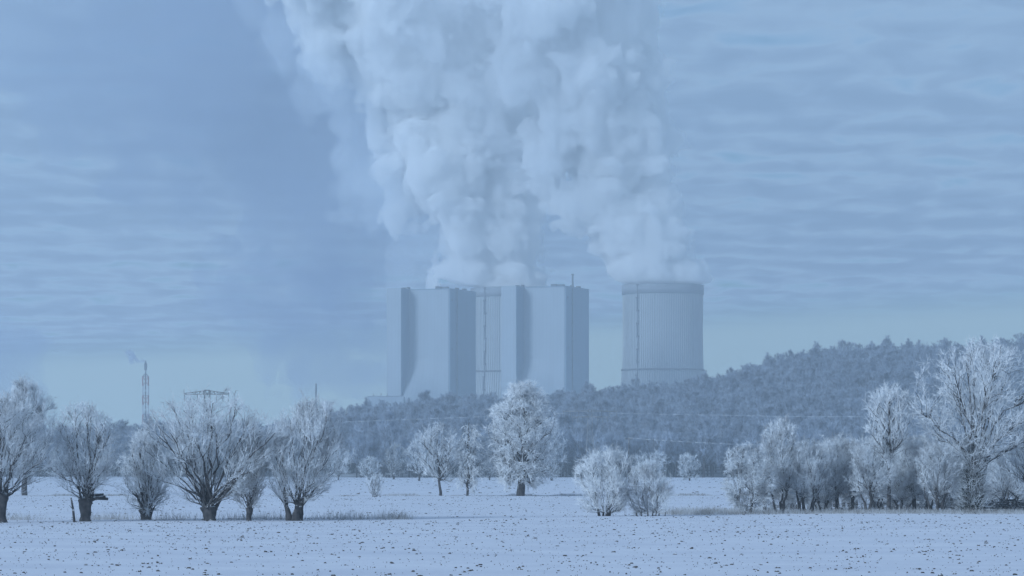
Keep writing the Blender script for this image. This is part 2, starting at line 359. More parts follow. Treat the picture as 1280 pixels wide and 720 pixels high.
T('willow_tree', 262, 650, 180, 348, 494, 'biggest frosted pollard willow, wide fan of long dark limbs', group=WG, seed=4, th=0.95, tr=0.40, n1=36, n2=210, n3=1300, n4=7500, n5=14000, **{**wil, 'wide': 0.66, 'power': 1.7})
T('young_tree', 311, 650, 283, 345, 545, 'small dim frosted tree between the two widest willows', seed=5, th=0.9, tr=0.17, n1=16, n2=90, n3=420, n4=2400, n5=5000, **{**wil, 'base_z': 0.15, 'wide': 0.45}, twig=M_twig_dull)
T('willow_tree', 369, 650, 330, 446, 500, 'frosted two stemmed pollard willow, rightmost of the willow row', group=WG, seed=6, th=1.1, tr=0.30, stems=3, spread=0.4, n1=24, n2=190, n3=1200, n4=7000, n5=13000, **{**wil, 'wide': 0.58})
# dead stub stem
z = zrow(652); x, y, _ = at(93, 652, z); b = MB(); b.tube((0, 0, -0.1), (-0.08, 0, 0.75), 0.085, 0.07, 8); b.tube((-0.08, 0, 0.75), (-0.2, 0, 1.45), 0.07, 0.045, 8); b.tube((-0.07, 0, 0.7), (-0.25, 0, 0.95), 0.035, 0.02, 6)
o = b.build('dead_stem', M_bark, None, True); o.location = (x, y, 0); tag(o, 'bare dark leaning stem just left of the stubbed willow', 'tree stump')

# ------------------------------------------------------------------ bushes right of the middle
bush = dict(base_z=0.02, wide=0.62, power=2.2, up=0.6, l3=0.8, l4=0.5, l5=0.28, tw=0.009, holes=0.3)
T('willow_bush', 755, 645, 714, 800, 563, 'wide round frosted willow bush with many stems, right of the middle', cat='bush', group='frosted willow bushes', seed=11, th=0.3, tr=0.10, stems=9, spread=0.45, n1=34, n2=180, n3=900, n4=5500, n5=11000, twig=M_twig_bright, **bush)
T('willow_bush', 812, 645, 778, 850, 580, 'looser frosted bush of thin upright stems right beside the widest bush', cat='bush', group='frosted willow bushes', seed=12, th=0.3, tr=0.06, stems=9, spread=1.1, n1=28, n2=120, n3=600, n4=3300, n5=7000, **{**bush, 'wide': 0.55})

# ------------------------------------------------------------------ trees standing in the field behind (feet on row 620)
T('poplar_tree', 31, 619, -8, 68, 476, 'tall frosted tree behind the leftmost willow', seed=21, th=2.6, tr=0.32, n1=26, n2=200, n3=1200, n4=6500, n5=11000, base_z=0.14, wide=0.5, power=2.2, up=1.1, l3=1.5, l4=0.9, l5=0.5, tw=0.015, leader=True, holes=0.25, twig=M_twig)
T('broad_tree', 551, 620, 513, 578, 531, 'small frosted tree with a dark straight trunk, left of the slim birch', seed=22, th=1.6, tr=0.16, n1=24, n2=120, n3=500, n4=2300, n5=4200, base_z=0.15, wide=0.45, power=1.8, up=0.8, l3=1.1, l4=0.7, l5=0.4, tw=0.015, leader=True, holes=0.25)
T('birch_tree', 584, 620, 567, 606, 522, 'slim frosted birch with a pointed top between two broader trees', seed=23, th=1.4, tr=0.13, n1=26, n2=110, n3=420, n4=2000, n5=4200, base_z=0.08, wide=0.38, power=1.5, up=0.4, droop=0.5, l3=0.9, l4=0.7, l5=0.42, tw=0.016, leader=True, holes=0.3, twig=M_twig_bright)
T('lime_tree', 650, 620, 611, 703, 476, 'largest frosted tree in the field, dense white egg shaped crown', seed=24, th=2.2, tr=0.42, n1=40, n2=300, n3=1700, n4=12500, n5=24000, base_z=0.10, wide=0.45, power=2.4, up=0.9, droop=0.3, l3=1.5, l4=0.85, l5=0.5, tw=0.017, leader=True, holes=0.22, twig=M_twig_bright)
T('field_shrub', 469, 621, 457, 482, 594, 'small fan of bare frosted stems standing in the snow, right of the willows', cat='shrub', seed=25, th=0.2, tr=0.05, stems=6, spread=0.3, n1=26, n2=50, n3=100, n4=300, n5=600, base_z=0.02, wide=0.8, power=2, up=0.9, l3=0.7, l4=0.5, l5=0.35, tw=0.018, holes=0.3)

# ------------------------------------------------------------------ far field edge
far = dict(base_z=0.1, wide=0.55, power=2.0, up=0.6, l3=1.8, l4=1.1, l5=0.7, tw=0.036, holes=0.3)
FB = 'frosted trees along the far field edge'
f1 = T('field_tree', 690, 601, 664, 706, 524, 'pale frosted tree just behind the right side of the largest tree', seed=31, th=3, tr=0.3, n1=16, n2=80, n3=380, n4=1800, n5=2600, group=FB, **far)
T('field_tree', 524, 601, 505, 546, 547, 'pale frosted tree tucked behind the small dark trunked tree', seed=32, th=2, tr=0.25, n1=14, n2=70, n3=320, n4=1400, n5=2200, group=FB, **far)
T('field_tree', 492, 599, 472, 513, 556, 'dim open frosted tree at the wood edge, left of the middle', seed=33, th=2.5, tr=0.28, n1=14, n2=70, n3=220, n4=900, n5=1500, group=FB, twig=M_twig_dull, **far)
T('field_bush', 461, 600, 446, 478, 574, 'round frosted bush behind the fan of stems', cat='bush', seed=34, th=0.6, tr=0.18, stems=4, n1=14, n2=60, n3=220, n4=900, n5=1500, **far)
T('field_tree', 815, 600, 790, 842, 566, 'pale frosted tree behind the loose bush', seed=35, th=1.6, tr=0.25, stems=3, n1=14, n2=70, n3=260, n4=1300, n5=2000, group=FB, **far)
T('field_bush', 862, 601, 844, 877, 570, 'lone round frosted bush right of the willow bushes at the far field edge', cat='bush', seed=36, th=0.8, tr=0.2, n1=14, n2=60, n3=220, n4=1200, n5=2000, **{**far, 'base_z': 0.05, 'wide': 0.4})
T('field_tree', 612, 600, 600, 624, 573, 'low dim tree between the birch and the largest tree', seed=37, th=1.4, tr=0.2, n1=10, n2=40, n3=160, n4=600, n5=1000, group=FB, twig=M_twig_dull, **far)
T('field_bush', 423, 600, 404, 446, 560, 'frosted bush at the far field edge right behind the rightmost willow', cat='bush', seed=38, th=1, tr=0.2, n1=14, n2=60, n3=240, n4=1200, n5=2000, **far)
# dim trees far behind the gaps between the willows
for i, (px, base, l, r, top, lab) in enumerate(((128, 597, 100, 160, 538, 'dim distant tree rising behind the right side of the stubbed willow'),
        (75, 598, 52, 100, 556, 'dim distant tree low behind the left side of the stubbed willow'), (168, 597, 148, 196, 552, 'dim distant tree behind the short bushy willow'),
        (228, 597, 200, 262, 548, 'dim distant tree behind the left half of the biggest willow'), (300, 597, 268, 335, 545, 'dim distant tree behind the right half of the biggest willow'),
        (352, 598, 330, 380, 548, 'dim distant tree behind the left half of the two stemmed willow'), (398, 597, 374, 425, 535, 'dim distant tree behind the right half of the two stemmed willow'), (15, 598, -14, 50, 550, 'dim distant tree behind the foot of the tall left tree'))):
    T('distant_tree', px, base, l, r, top, lab, seed=60+i, th=2.5, tr=0.3, n1=14, n2=60, n3=260, n4=1300, n5=1900, group='dim trees beyond the field behind the willows', twig=M_twig_dull, **{**far, 'base_z': 0.03})

# ------------------------------------------------------------------ thicket at the right (feet on row 641)
TG = 'slender trees of the right thicket'
big = T('old_tree', 1215, 641, 1138, 1318, 430, 'tall old frosted tree with thick ivy dark trunk towering over the right thicket', seed=41, th=4.3, tr=0.55, n1=22, n2=210, n3=1500, n4=7500, n5=13000, base_z=0.30, wide=0.62, power=2.3, up=0.5, l3=1.3, l4=0.62, l5=0.34, tw=0.011, holes=0.6, twig=M_twig_bright)
T('ash_tree', 1111, 641, 1076, 1148, 486, 'slim frosted tree with a fan shaped crown above the thicket, left of the old tree', seed=42, th=3.6, tr=0.15, n1=22, n2=110, n3=520, n4=2600, n5=4800, base_z=0.42, wide=0.75, power=2.0, up=0.9, l3=0.9, l4=0.55, l5=0.32, tw=0.0105, leader=True, holes=0.25, twig=M_twig_bright)
T('hawthorn_bush', 932, 642, 899, 966, 556, 'rounded dense frosted bush at the left end of the right thicket', cat='bush', seed=43, th=0.8, tr=0.14, stems=4, spread=0.5, n1=24, n2=160, n3=900, n4=5500, n5=9500, base_z=0.05, wide=0.5, power=2.6, up=0.1, l3=0.7, l4=0.45, l5=0.26, tw=0.010, holes=0.25, droop=0.15, twig=M_twig)
T('hornbeam_tree', 976, 641, 946, 1008, 524, 'bright pointed frosted tree near the left end of the thicket', seed=44, th=1.8, tr=0.13, stems=3, spread=0.5, n1=24, n2=130, n3=700, n4=4200, n5=8000, base_z=0.22, wide=0.45, power=1.6, up=0.8, l3=0.8, l4=0.5, l5=0.28, tw=0.010, holes=0.22, twig=M_twig)
thk = dict(base_z=0.22, wide=0.6, power=2.2, up=0.5, l3=0.9, l4=0.5, l5=0.28, tw=0.0095, holes=0.3)
A = T('thicket_tree', 1008, 641, 978, 1042, 556, 'leftmost many stemmed tree of the thicket, right beside the pointed one', seed=45, th=1.5, tr=0.13, stems=4, spread=0.6, n1=22, n2=120, n3=600, n4=3400, n5=6000, group=TG, twig=M_twig, **thk)
B = T('thicket_tree', 1046, 640, 1015, 1080, 549, 'forked thicket tree halfway between the pointed tree and the slim tall one', seed=46, th=2.0, tr=0.15, n1=18, n2=110, n3=560, n4=3200, n5=5600, group=TG, twig=M_twig, **thk)
C = T('thicket_tree', 1085, 641, 1055, 1118, 553, 'many stemmed thicket tree just left of the slim tall one', seed=47, th=1.9, tr=0.12, stems=3, spread=0.5, n1=20, n2=120, n3=560, n4=3200, n5=5600, group=TG, twig=M_twig, **thk)
for (src, px, py, s, sx, rz, lab) in (
        (B, 1142, 640, 1.0, 1.05, 2.1, 'dark trunked thicket tree just right of the slim tall one'),
        (A, 1172, 641, 1.02, 1.0, 4.0, 'leaning many stemmed thicket tree left of the old tree'),
        (C, 1192, 638, 0.86, 1.0, 1.2, 'lower thicket tree against the left side of the old trunk'),
        (C, 1262, 636, 0.80, 1.1, 3.0, 'low thicket tree over the brush pile at the right edge'),
        (A, 990, 636, 0.95, 1.0, 2.4, 'dim thicket tree standing behind the pointed tree'),
        (B, 1026, 635, 0.98, 1.1, 0.6, 'second row thicket tree right behind the leftmost many stemmed one'),
        (C, 1068, 634, 1.05, 1.2, 4.4, 'second row thicket tree behind the forked one'),
        (A, 1108, 635, 0.95, 1.15, 5.2, 'second row thicket tree behind the foot of the slim tall one'),
        (B, 1156, 634, 1.10, 1.25, 3.3, 'pale second row thicket tree rising left of the old tree'),
        (C, 1215, 633, 0.95, 1.2, 0.3, 'second row thicket tree behind the old trunk'),
        (A, 1245, 632, 1.0, 1.3, 1.8, 'second row thicket tree right of the old trunk'),
        (B, 955, 637, 0.72, 0.9, 1.0, 'low thicket tree behind the rounded dense bush'),
        (B, 1292, 632, 1.15, 1.2, 5.0, 'second row thicket tree at the right edge of the picture'),
        (A, 1052, 633, 1.18, 1.2, 3.0, 'tallest second row thicket tree behind the forked one'),
        (B, 1092, 633, 1.12, 1.2, 0.2, 'tall second row thicket tree left of the slim tall crown'),
        (C, 1132, 634, 1.12, 1.2, 2.2, 'tall second row thicket tree right of the slim tall crown'),
        (A, 1182, 634, 1.10, 1.2, 0.7, 'tall second row thicket tree close to the left of the old trunk'),
        (C, 1000, 635, 1.05, 1.0, 5.5, 'second row thicket tree behind the gap right of the pointed one'),
        (C, 1098, 639, 0.72, 0.8, 2.6, 'low front thicket tree touching the left of the slim tall trunk'),
        (A, 1127, 640, 0.70, 0.9, 0.9, 'low front thicket tree touching the right of the slim tall trunk'),
        (B, 1066, 640, 0.88, 0.8, 5.6, 'narrow front thicket tree between the forked one and its many stemmed neighbour'),
        (A, 1028, 640, 0.66, 0.8, 3.7, 'low front thicket tree left of the forked one'),
        (C, 1160, 639, 0.90, 0.9, 5.1, 'narrow front thicket tree between the dark trunked and the leaning ones')):
    dup(src, px, py, lab, s, rz, TG, sx=sx)
T('edge_tree', 1283, 640, 1246, 1340, 500, 'frosted tree at the right edge with a long dark bough reaching left', seed=48, th=2.6, tr=0.22, n1=16, n2=110, n3=560, n4=3000, n5=5200, twig=M_twig, **{**thk, 'base_z': 0.3})
us = dict(base_z=0.0, wide=0.5, power=3.0, up=0.4, l3=0.8, l4=0.5, l5=0.28, tw=0.0095, holes=0.4)
U = T('undergrowth_bush', 1040, 637, 1000, 1080, 596, 'low twiggy undergrowth behind the forked thicket tree', cat='bush', seed=49, th=0.4, tr=0.07, stems=9, spread=1.8, n1=30, n2=120, n3=600, n4=3600, n5=6500, group='undergrowth of the right thicket', twig=M_twig_dull, **us)
for px, py, s_, rz, lab in ((968, 637, 0.9, 1.0, 'low twiggy undergrowth behind the left end of the thicket'), (1008, 635, 1.1, 2.0, 'low twiggy undergrowth behind the leftmost many stemmed tree'), (1084, 636, 1.05, 3.0, 'low twiggy undergrowth left of the slim tall trunk'),
        (1128, 637, 1.0, 4.0, 'low twiggy undergrowth right of the slim tall trunk'), (1168, 636, 1.15, 5.0, 'low twiggy undergrowth left of the old trunk'), (1206, 634, 1.1, 0.5, 'low twiggy undergrowth behind the old trunk'), (1250, 634, 1.2, 1.5, 'low twiggy undergrowth behind the brush pile')):
    dup(U, px, py, lab, s_, rz, 'undergrowth of the right thicket')
# ivy and suckers round the old trunk
def strands(n, zf, rf, ln, r, rng, up=0.4):
    h = rng.uniform(0, 1, n)**0.9; a = rng.uniform(0, 6.283, n); rad = rf(h)*rng.uniform(0.7, 1.15, n)
    P = np.stack([rad*np.cos(a), rad*np.sin(a), zf(h)], -1); D = unit(np.stack([np.cos(a), np.sin(a), np.full(n, up)], -1)+rng.normal(0, 0.6, (n, 3)))
    Q = P+D*(ln*rng.uniform(0.4, 1.2, n))[:, None]; return P, Q, np.full(n, r), np.full(n, r*0.5), 3
rng = np.random.default_rng(77)
M_ivy = noise_mat('ivy', (0.02, 0.028, 0.02), (0.07, 0.08, 0.07), 2.0, 3, snow=FROST, snow_lo=0.75, snow_hi=1.4)
v, f = merge([strands(3600, lambda h: 0.05+5.6*h, lambda h: 0.78-0.42*h+0.16*np.sin(h*17)*h, 0.42, 0.02, rng)]); mesh_obj('ivy', v, f, M_ivy, big)
v, f = merge([strands(2600, lambda h: 0.3+5.0*h, lambda h: 1.0-0.35*h, 0.75, 0.012, rng, 0.8)]); mesh_obj('sucker_shoots', v, f, M_twig, big)
# brush pile at the right edge
P0 = np.stack([rng.normal(0, 1.3, 260), rng.normal(0, 0.7, 260), np.abs(rng.normal(0, 0.35, 260))], -1)
D = unit(np.stack([rng.normal(0, 1, 260), rng.normal(0, 0.5, 260), rng.normal(0.15, 0.35, 260)], -1)); ln = rng.uniform(0.4, 1.6, 260)
v, f = merge([(P0, P0+D*ln[:, None], rng.uniform(0.015, 0.06, 260), np.full(260, 0.012), 5)])
x, y, _ = at(1262, 640, zrow(640)); o = mesh_obj('brush_pile', v, f, M_bark, None, False, (x, y, 0.05)); tag(o, 'tangled pile of snow dusted cut branches under the trees at the right edge', 'brush pile')

# ------------------------------------------------------------------ margins, dry grass, clods
def grass(name, label, n, xf, yf, hf, r, seed, mat):
    rng = np.random.default_rng(seed); x = xf(rng, n); y = yf(rng, n, x); h = hf(rng, n, x)
    P = np.stack([x, y, soft_ground(x, y)-0.03], -1); D = np.stack([rng.normal(0, 0.35, n), rng.normal(0, 0.35, n), np.ones(n)], -1)
    v, f = merge([(P, P+D*h[:, None], np.full(n, r), np.full(n, r*0.4), 3)]); o = mesh_obj(name, v, f, mat); return tag(o, label, kind='stuff')
def clump(r, n, cs):      # clusters: (centre px, spread px, weight) on distance z
    pass
def pxx(p, z): return (p-CX)/FPX*z
zm = zrow(649)
def margin_x(rng, n):
    c = np.array([pxx(p, zm) for p in (150, 215, 300, 410, 440, 480, 500, 120, 340, 20)]); s = np.array([0.9, 1.0, 0.9, 1.0, .8, .5, .4, .7, .9, 1.0])
    i = rng.integers(0, len(c), n); return c[i]+rng.normal(0, 1, n)*s[i]
grass('dry_grass', 'dry frosted grass and weeds between the willow feet', 2600, margin_x, lambda r, n, x: zm+r.normal(1.5, 1.5, n), lambda r, n, x: np.abs(r.normal(0.22, 0.2, n))+0.05, 0.008, 1, M_grass)
zt_ = zrow(643)
grass('dry_grass', 'low frosted grass right of the willow bushes', 5200, lambda r, n: np.where(r.random(n) < 0.5, r.normal(pxx(880, zt_), 1.6, n), r.uniform(pxx(835, zt_), pxx(1400, zt_), n)), lambda r, n, x: zt_+r.normal(3, 2.0, n), lambda r, n, x: np.abs(r.normal(0.22, 0.16, n))+0.05, 0.008, 2, M_grass)
zt2 = zrow(619.5)
grass('dry_grass', 'dry grass strip along the track between the two fields', 16000, lambda r, n: r.uniform(-95, 95, n)+r.normal(0, 0.5, n), lambda r, n, x: zt2+0.8*np.sin(x*0.11)+r.normal(0, 0.7, n), lambda r, n, x: (0.05+0.22*np.clip(np.sin(x*0.35)+np.sin(x*0.93+1), 0, 1))*r.uniform(0.5, 1.2, n), 0.013, 3, M_grass)
grass('dry_grass', 'long thin rough grass in front of the thicket trunks', 9000, lambda r, n: r.uniform(pxx(905, zt_), pxx(1420, zt_), n), lambda r, n, x: zt_+8+r.normal(0, 3.0, n), lambda r, n, x: r.uniform(0.08, 0.35, n), 0.01, 4, M_grass)
def clods(n, y0, y1, smin, smax, seed, xw):
    rng = np.random.default_rng(seed)
    y = rng.uniform(y0, y1, n*2); keep = rng.random(n*2) < (y/y1); y = y[keep][:n]; n = len(y); x = rng.uniform(-1, 1, n)*y*xw
    # loose clustering
    c = rng.random(n) < 0.35; j = rng.integers(0, n, n); x = np.where(c, x[j]+rng.normal(0, 0.35, n), x); y = np.where(c, y[j]+rng.normal(0, 0.7, n), y)
    s = smin+(smax-smin)*rng.random(n)**6
    a = 2*np.pi*np.arange(6)/6
    rr = s[:, None]*rng.uniform(0.55, 1.3, (n, 6)); bx = x[:, None]+rr*np.cos(a)*rng.uniform(1.0, 2.0, (n, 1)); by = y[:, None]+rr*np.sin(a)
    zg = soft_ground(x, y)[:, None]; low = np.stack([bx, by, np.repeat(zg-0.03, 6, 1)], -1)
    mid = np.stack([x[:, None]+(bx-x[:, None])*0.6+rng.normal(0, .1, (n, 6))*s[:, None], y[:, None]+(by-y[:, None])*0.6, zg+s[:, None]*rng.uniform(0.18, 0.62, (n, 6))], -1)
    v = np.concatenate([low, mid], 1).reshape(-1, 3); k = np.arange(n)[:, None]*12; i = np.arange(6)[None]; j = (i+1) % 6
    q = np.stack([k+i, k+j, k+6+j, k+6+i], -1).reshape(-1, 4); t = np.concatenate([np.stack([k[:, 0]+6, k[:, 0]+7, k[:, 0]+8, k[:, 0]+9], -1), np.stack([k[:, 0]+6, k[:, 0]+9, k[:, 0]+10, k[:, 0]+11], -1)])
    return v, np.concatenate([q, t])
vs_, fs_, b0 = [], [], 0
for args in ((9000, 60, 200, 0.009, 0.062, 7, 0.24), (9000, 200, 375, 0.010, 0.075, 8, 0.24), (7000, 375, 1060, 0.03, 0.2, 9, 0.2)):
    v, f = clods(*args); vs_.append(v); fs_.append(f+b0); b0 += len(v)
o = mesh_obj('soil_clods', np.concatenate(vs_), np.concatenate(fs_), M_clod); tag(o, 'dark clods of soil poking through the thin snow', kind='stuff')

# ------------------------------------------------------------------ power station
def clad(name, c, seam=0.0):
    m, t, o = newmat(name); b = N(t, 'ShaderNodeBsdfPrincipled', Roughness=0.6)
    tc = N(t, 'ShaderNodeTexCoord'); mp = N(t, 'ShaderNodeMapping'); L(t, tc.outputs['Object'], mp.inputs[0]); mp.inputs['Scale'].default_value = (0.05, 0.05, 0.012)
    n = N(t, 'ShaderNodeTexNoise', Scale=2.0, Detail=5.0); L(t, mp.outputs[0], n.inputs['Vector'])
    r = ramp(t, n.outputs[0], [(0.3, tuple(k*0.93 for k in c)), (0.7, tuple(min(1, k*1.05) for k in c))])
    w = N(t, 'ShaderNodeTexWave', Scale=0.09, Distortion=0.0); w.bands_direction = 'X'; L(t, tc.outputs['Object'], w.inputs['Vector'])
    rr = ramp(t, w.outputs[0], [(0.0, (1-seam,)*3), (0.12, (1, 1, 1))])
    mm = N(t, 'ShaderNodeMix', _data_type='RGBA', _blend_type='MULTIPLY'); mm.inputs[0].default_value = 1; L(t, r.outputs[0], mm.inputs[6]); L(t, rr.outputs[0], mm.inputs[7])
    L(t, mm.outputs[2], b.inputs['Base Color']); L(t, b.outputs[0], o.inputs[0]); return m
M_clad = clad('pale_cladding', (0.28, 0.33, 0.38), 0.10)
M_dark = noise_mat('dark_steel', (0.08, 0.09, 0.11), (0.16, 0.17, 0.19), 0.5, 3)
M_side = clad('shade_painted_cladding', (0.13, 0.20, 0.27), 0.10)  # darker copy of the pale cladding: shade of the right faces painted in
M_conc = clad('tower_concrete', (0.28, 0.32, 0.355))
M_rib = noise_mat('rib_concrete', (0.37, 0.39, 0.40), (0.41, 0.43, 0.44), 0.1, 3)
M_band = noise_mat('band_concrete', (0.2, 0.22, 0.25), (0.24, 0.26, 0.29), 0.1, 3)
M_red = noise_mat('red_paint', (0.24, 0.10, 0.10), (0.30, 0.13, 0.12), 0.2, 3)
M_white = noise_mat('white_paint', (0.42, 0.44, 0.46), (0.5, 0.52, 0.54), 0.2, 3)
M_wire = noise_mat('frosted_wire', (0.45, 0.48, 0.52), (0.65, 0.68, 0.7), 0.3, 2)
M_pylon = noise_mat('galvanised_steel', (0.12, 0.13, 0.14), (0.26, 0.27, 0.28), 0.5, 3)

def boiler_house(px_l, px_corner, px_r, ytop, z, label, mast):
    """corner = the upright edge between the pale front and the dark right side"""
    k = z/FPX; ang = R(24); Wf = (px_corner-px_l)*k/math.cos(ang); Ds = (px_r-px_corner)*k/math.sin(ang)
    Hh = CH+(HY-ytop)*k
    cx, cy_, _ = at(px_corner, ytop, z)
    e = empty('boiler_house', (cx, cy_, 0), -ang)      # local: front runs along -X, right side along +Y from the corner
    # stair tower: protrudes towards the viewer at the left end
    tw_ = Wf*0.265; pr = 9.5*k/math.sin(ang)
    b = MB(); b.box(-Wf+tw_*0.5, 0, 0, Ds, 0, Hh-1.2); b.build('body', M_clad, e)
    b = MB(); b.box(0.004, 0.45, 0.2, Ds-0.2, 0, Hh-1.6); b.build('side_shade_sheet', M_side, e)  # thin sheet that paints the shade on the right wall
    b = MB(); b.box(-Wf, -Wf+tw_, -pr, Ds*0.9, 0, Hh); st = b.build('stair_tower', M_clad, e)
    b = MB(); b.box(-Wf+tw_+0.004, -Wf+tw_+0.4, -pr+0.2, -0.3, 0, Hh-0.5); b.build('tower_shade_sheet', M_side, st)  # painted shade on the stair tower's right wall
    # sloping skirt at the foot of the front, flush with the stair tower's front at the ground
    b = MB(); x0, x1 = -Wf+tw_+0.45, -0.02; z1 = 90*k+CH
    gx, gz = np.linspace(0, 1, 14), np.linspace(0, 1, 22); U, V_ = np.meshgrid(gx, gz)
    dep = (pr-0.2)*(1-sstep(U))*(1-sstep((V_*1.5*z1-z1*0.85)/(z1*0.65)))
    v = np.stack([x0+(x1-x0)*U, -0.03-dep, V_*1.5*z1], -1).reshape(-1, 3); i = np.arange(21)[:, None]*14+np.arange(13)[None]
    mesh_obj('sloping_skirt', v, np.stack([i, i+1, i+15, i+14], -1).reshape(-1, 4), M_clad, e, True)
    # strip beside the corner on the dark side, parapet, roof plant, ladder line
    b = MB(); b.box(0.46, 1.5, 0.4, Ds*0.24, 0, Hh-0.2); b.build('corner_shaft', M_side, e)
    b = MB()
    b.box(-Wf+tw_+0.3, -0.0, -0.25, 0.5, Hh-1.19, Hh-0.3); b.box(0.0, 0.6, -0.25, Ds, Hh-1.19, Hh-0.3)
    b.build('parapet', M_side, e)
    for (fx, w, hh) in ((-0.90, 3, 1.6), (-0.80, 2, 2.0), (-0.26, 5, 1.8), (-0.15, 6, 1.4)):
        b = MB(); b.box(fx*Wf, fx*Wf+w, 2, 6, Hh-1.3, Hh+hh); b.build('roof_vent', M_dark, e)
    for (fy, w) in ((0.35, 4), (0.6, 6)):
        b = MB(); b.box(-3, -0.8, fy*Ds, fy*Ds+w, Hh-1.3, Hh+1.4); b.build('roof_vent', M_dark, e)
    b = MB(); yl = Ds*0.25
    b.box(1.51, 2.3, yl-0.5, yl+0.3, 0, Hh-1)
    for q in range(9): b.box(1.51, 2.7, yl-1.4, yl+0.4, Hh*(q+1)/10.0, Hh*(q+1)/10.0+1.2)
    b.build('ladder', M_dark, e)
    for dz in (0.33, 0.66, 0.93):
        b = MB(); b.box(1.51, 2.0, Ds*0.06, Ds*0.06+1.2, Hh*dz, Hh*dz+2.2); b.build('side_lamp', M_dark, e)
    if mast:
        b = MB(); b.tube((1.6, Ds*0.27, Hh-0.5), (1.6, Ds*0.27, Hh+10.5), 0.9, 0.75, 10); b.tube((1.6, Ds*0.27, Hh+10.2), (1.6, Ds*0.27, Hh+11.2), 1.3, 1.3, 10)
        b.build('flue_pipe', M_dark, e)
    tag(e, label, 'power station', 'boiler houses of the power station'); return e
boiler_house(492.5, 560.5, 593.5, 360, 2900, 'left pale clad boiler house block, standing left of the half hidden cooling tower', False)
boiler_house(636, 705.5, 737.5, 357, 2860, 'right boiler house block with a thin flue pipe rising above its roof edge', True)

def cooling_tower(px, ytop, ladder_px, label):
    k = 174.5/(HY-ytop); z = k*FPX; k = z/FPX; x, y, _ = at(px, ytop, z); Hh = CH+(HY-ytop)*k
    prof = [(0.045, 61), (0.10, 59.8), (0.25, 56.0), (0.40, 53.0), (0.46, 51.9), (0.54, 50.3), (0.66, 49.4), (0.80, 49.3), (0.92, 49.7), (1.0, 50.2)]
    hs = np.linspace(0.045, 1, 60); rs = np.interp(hs, [p[0] for p in prof], [p[1] for p in prof])*k
    rs = np.convolve(np.pad(rs, 3, 'edge'), np.ones(7)/7, 'valid'); hs = hs*Hh
    e = empty('cooling_tower', (x, y, 0)); n = 144; a = 2*np.pi*np.arange(n)/n
    def lathe(R_, H_):
        v = np.stack([np.outer(R_, np.cos(a)), np.outer(R_, np.sin(a)), np.repeat(H_[:, None], n, 1)], -1).reshape(-1, 3)
        i = np.arange(len(R_)-1)[:, None]*n; j = np.arange(n)[None]; j2 = (j+1) % n
        return v, np.stack([i+j, i+j2, i+n+j2, i+n+j], -1).reshape(-1, 4)
    v1, f1 = lathe(np.concatenate([rs, [rs[-1]-1.0], (rs-1.0)[::-1]]), np.concatenate([hs, [hs[-1]], hs[::-1]]))
    mesh_obj('shell', v1, f1, M_conc, e, smooth=False)
    rad = lambda h: np.interp(h, hs, rs)
    # wind ribs standing proud of the shell between the lower ring and the rim band
    vv, ff, b = [], [], 0; lv = np.linspace(0.30, 0.945, 14)*Hh; nr = 108
    for q in range(nr):
        t = 2*np.pi*(q+0.5)/nr; c, s = math.cos(t), math.sin(t)
        for h in lv:
            r = rad(h); w = 0.34
            for (dr, dw) in ((-0.1, -w), (0.6, -w), (0.6, w), (-0.1, w)):
                vv.append(((r+dr)*c-dw*s, (r+dr)*s+dw*c, h))
        m = len(lv)
        for i in range(m-1):
            for j in range(4):
                ff.append((b+i*4+j, b+i*4+(j+1) % 4, b+(i+1)*4+(j+1) % 4, b+(i+1)*4+j))
        b += 4*m
    mesh_obj('rib', np.array(vv), np.array(ff), M_rib, e)['kind'] = 'stuff'
    hb = np.array([0.948, 0.996])*Hh
    for nm, h0, h1, pr in (('rim_band', 0.950, 1.001, 1.0), ('walkway', 0.541, 0.549, 1.5)):
        H_ = np.array([h0, h1])*Hh; R_ = rad(H_)
        v1, f1 = lathe(np.array([R_[0]-0.2, R_[0]+pr, R_[1]+pr, R_[1]-0.2]), np.array([H_[0], H_[0], H_[1], H_[1]])); mesh_obj(nm, v1, f1, M_band if nm == 'rim_band' else M_dark, e)
    # slanted legs under the shell
    for q in range(40):
        b_ = MB(); t0 = 2*math.pi*q/40
        for dt in (-0.075, 0.075):
            b_.tube((rs[0]*1.06*math.cos(t0), rs[0]*1.06*math.sin(t0), 0), ((rs[0]-0.5)*math.cos(t0+dt), (rs[0]-0.5)*math.sin(t0+dt), hs[0]+0.5), 0.55, 0.5, 6)
        b_.build('leg', M_conc, e)
    # ladder with its landings, jogging a little from flight to flight
    t0 = math.asin((ladder_px-px)/49.5); ph = -math.pi/2+t0; b_ = MB(); levels = np.linspace(0.03, 0.995, 15)*Hh
    def pt(h, dp, pr): r = float(rad(h))+pr; return (r*math.cos(ph+dp), r*math.sin(ph+dp), h)
    for i in range(14):
        dp = 0.0 if i % 2 == 0 else 0.018
        dp += 0.02*max(0, (5-i))/5.0
        b_.tube(pt(levels[i], dp, 1.2), pt(levels[i+1], dp, 1.2), 0.55, 0.55, 5)
        b_.tube(pt(levels[i+1], dp-0.03, 1.3), pt(levels[i+1], dp+0.03, 1.3), 0.9, 0.9, 5)
    b_.build('ladder', M_dark, e)
    tag(e, label, 'cooling tower', 'cooling towers of the power station'); return e, x, y, Hh, float(rs[-1])
T1 = cooling_tower(828.5, 357, 796, 'ribbed concrete cooling tower standing alone at the right, its whole rim in view')
T2 = cooling_tower(639.5, 361, 607, 'cooling tower mostly hidden between the two boiler house blocks')

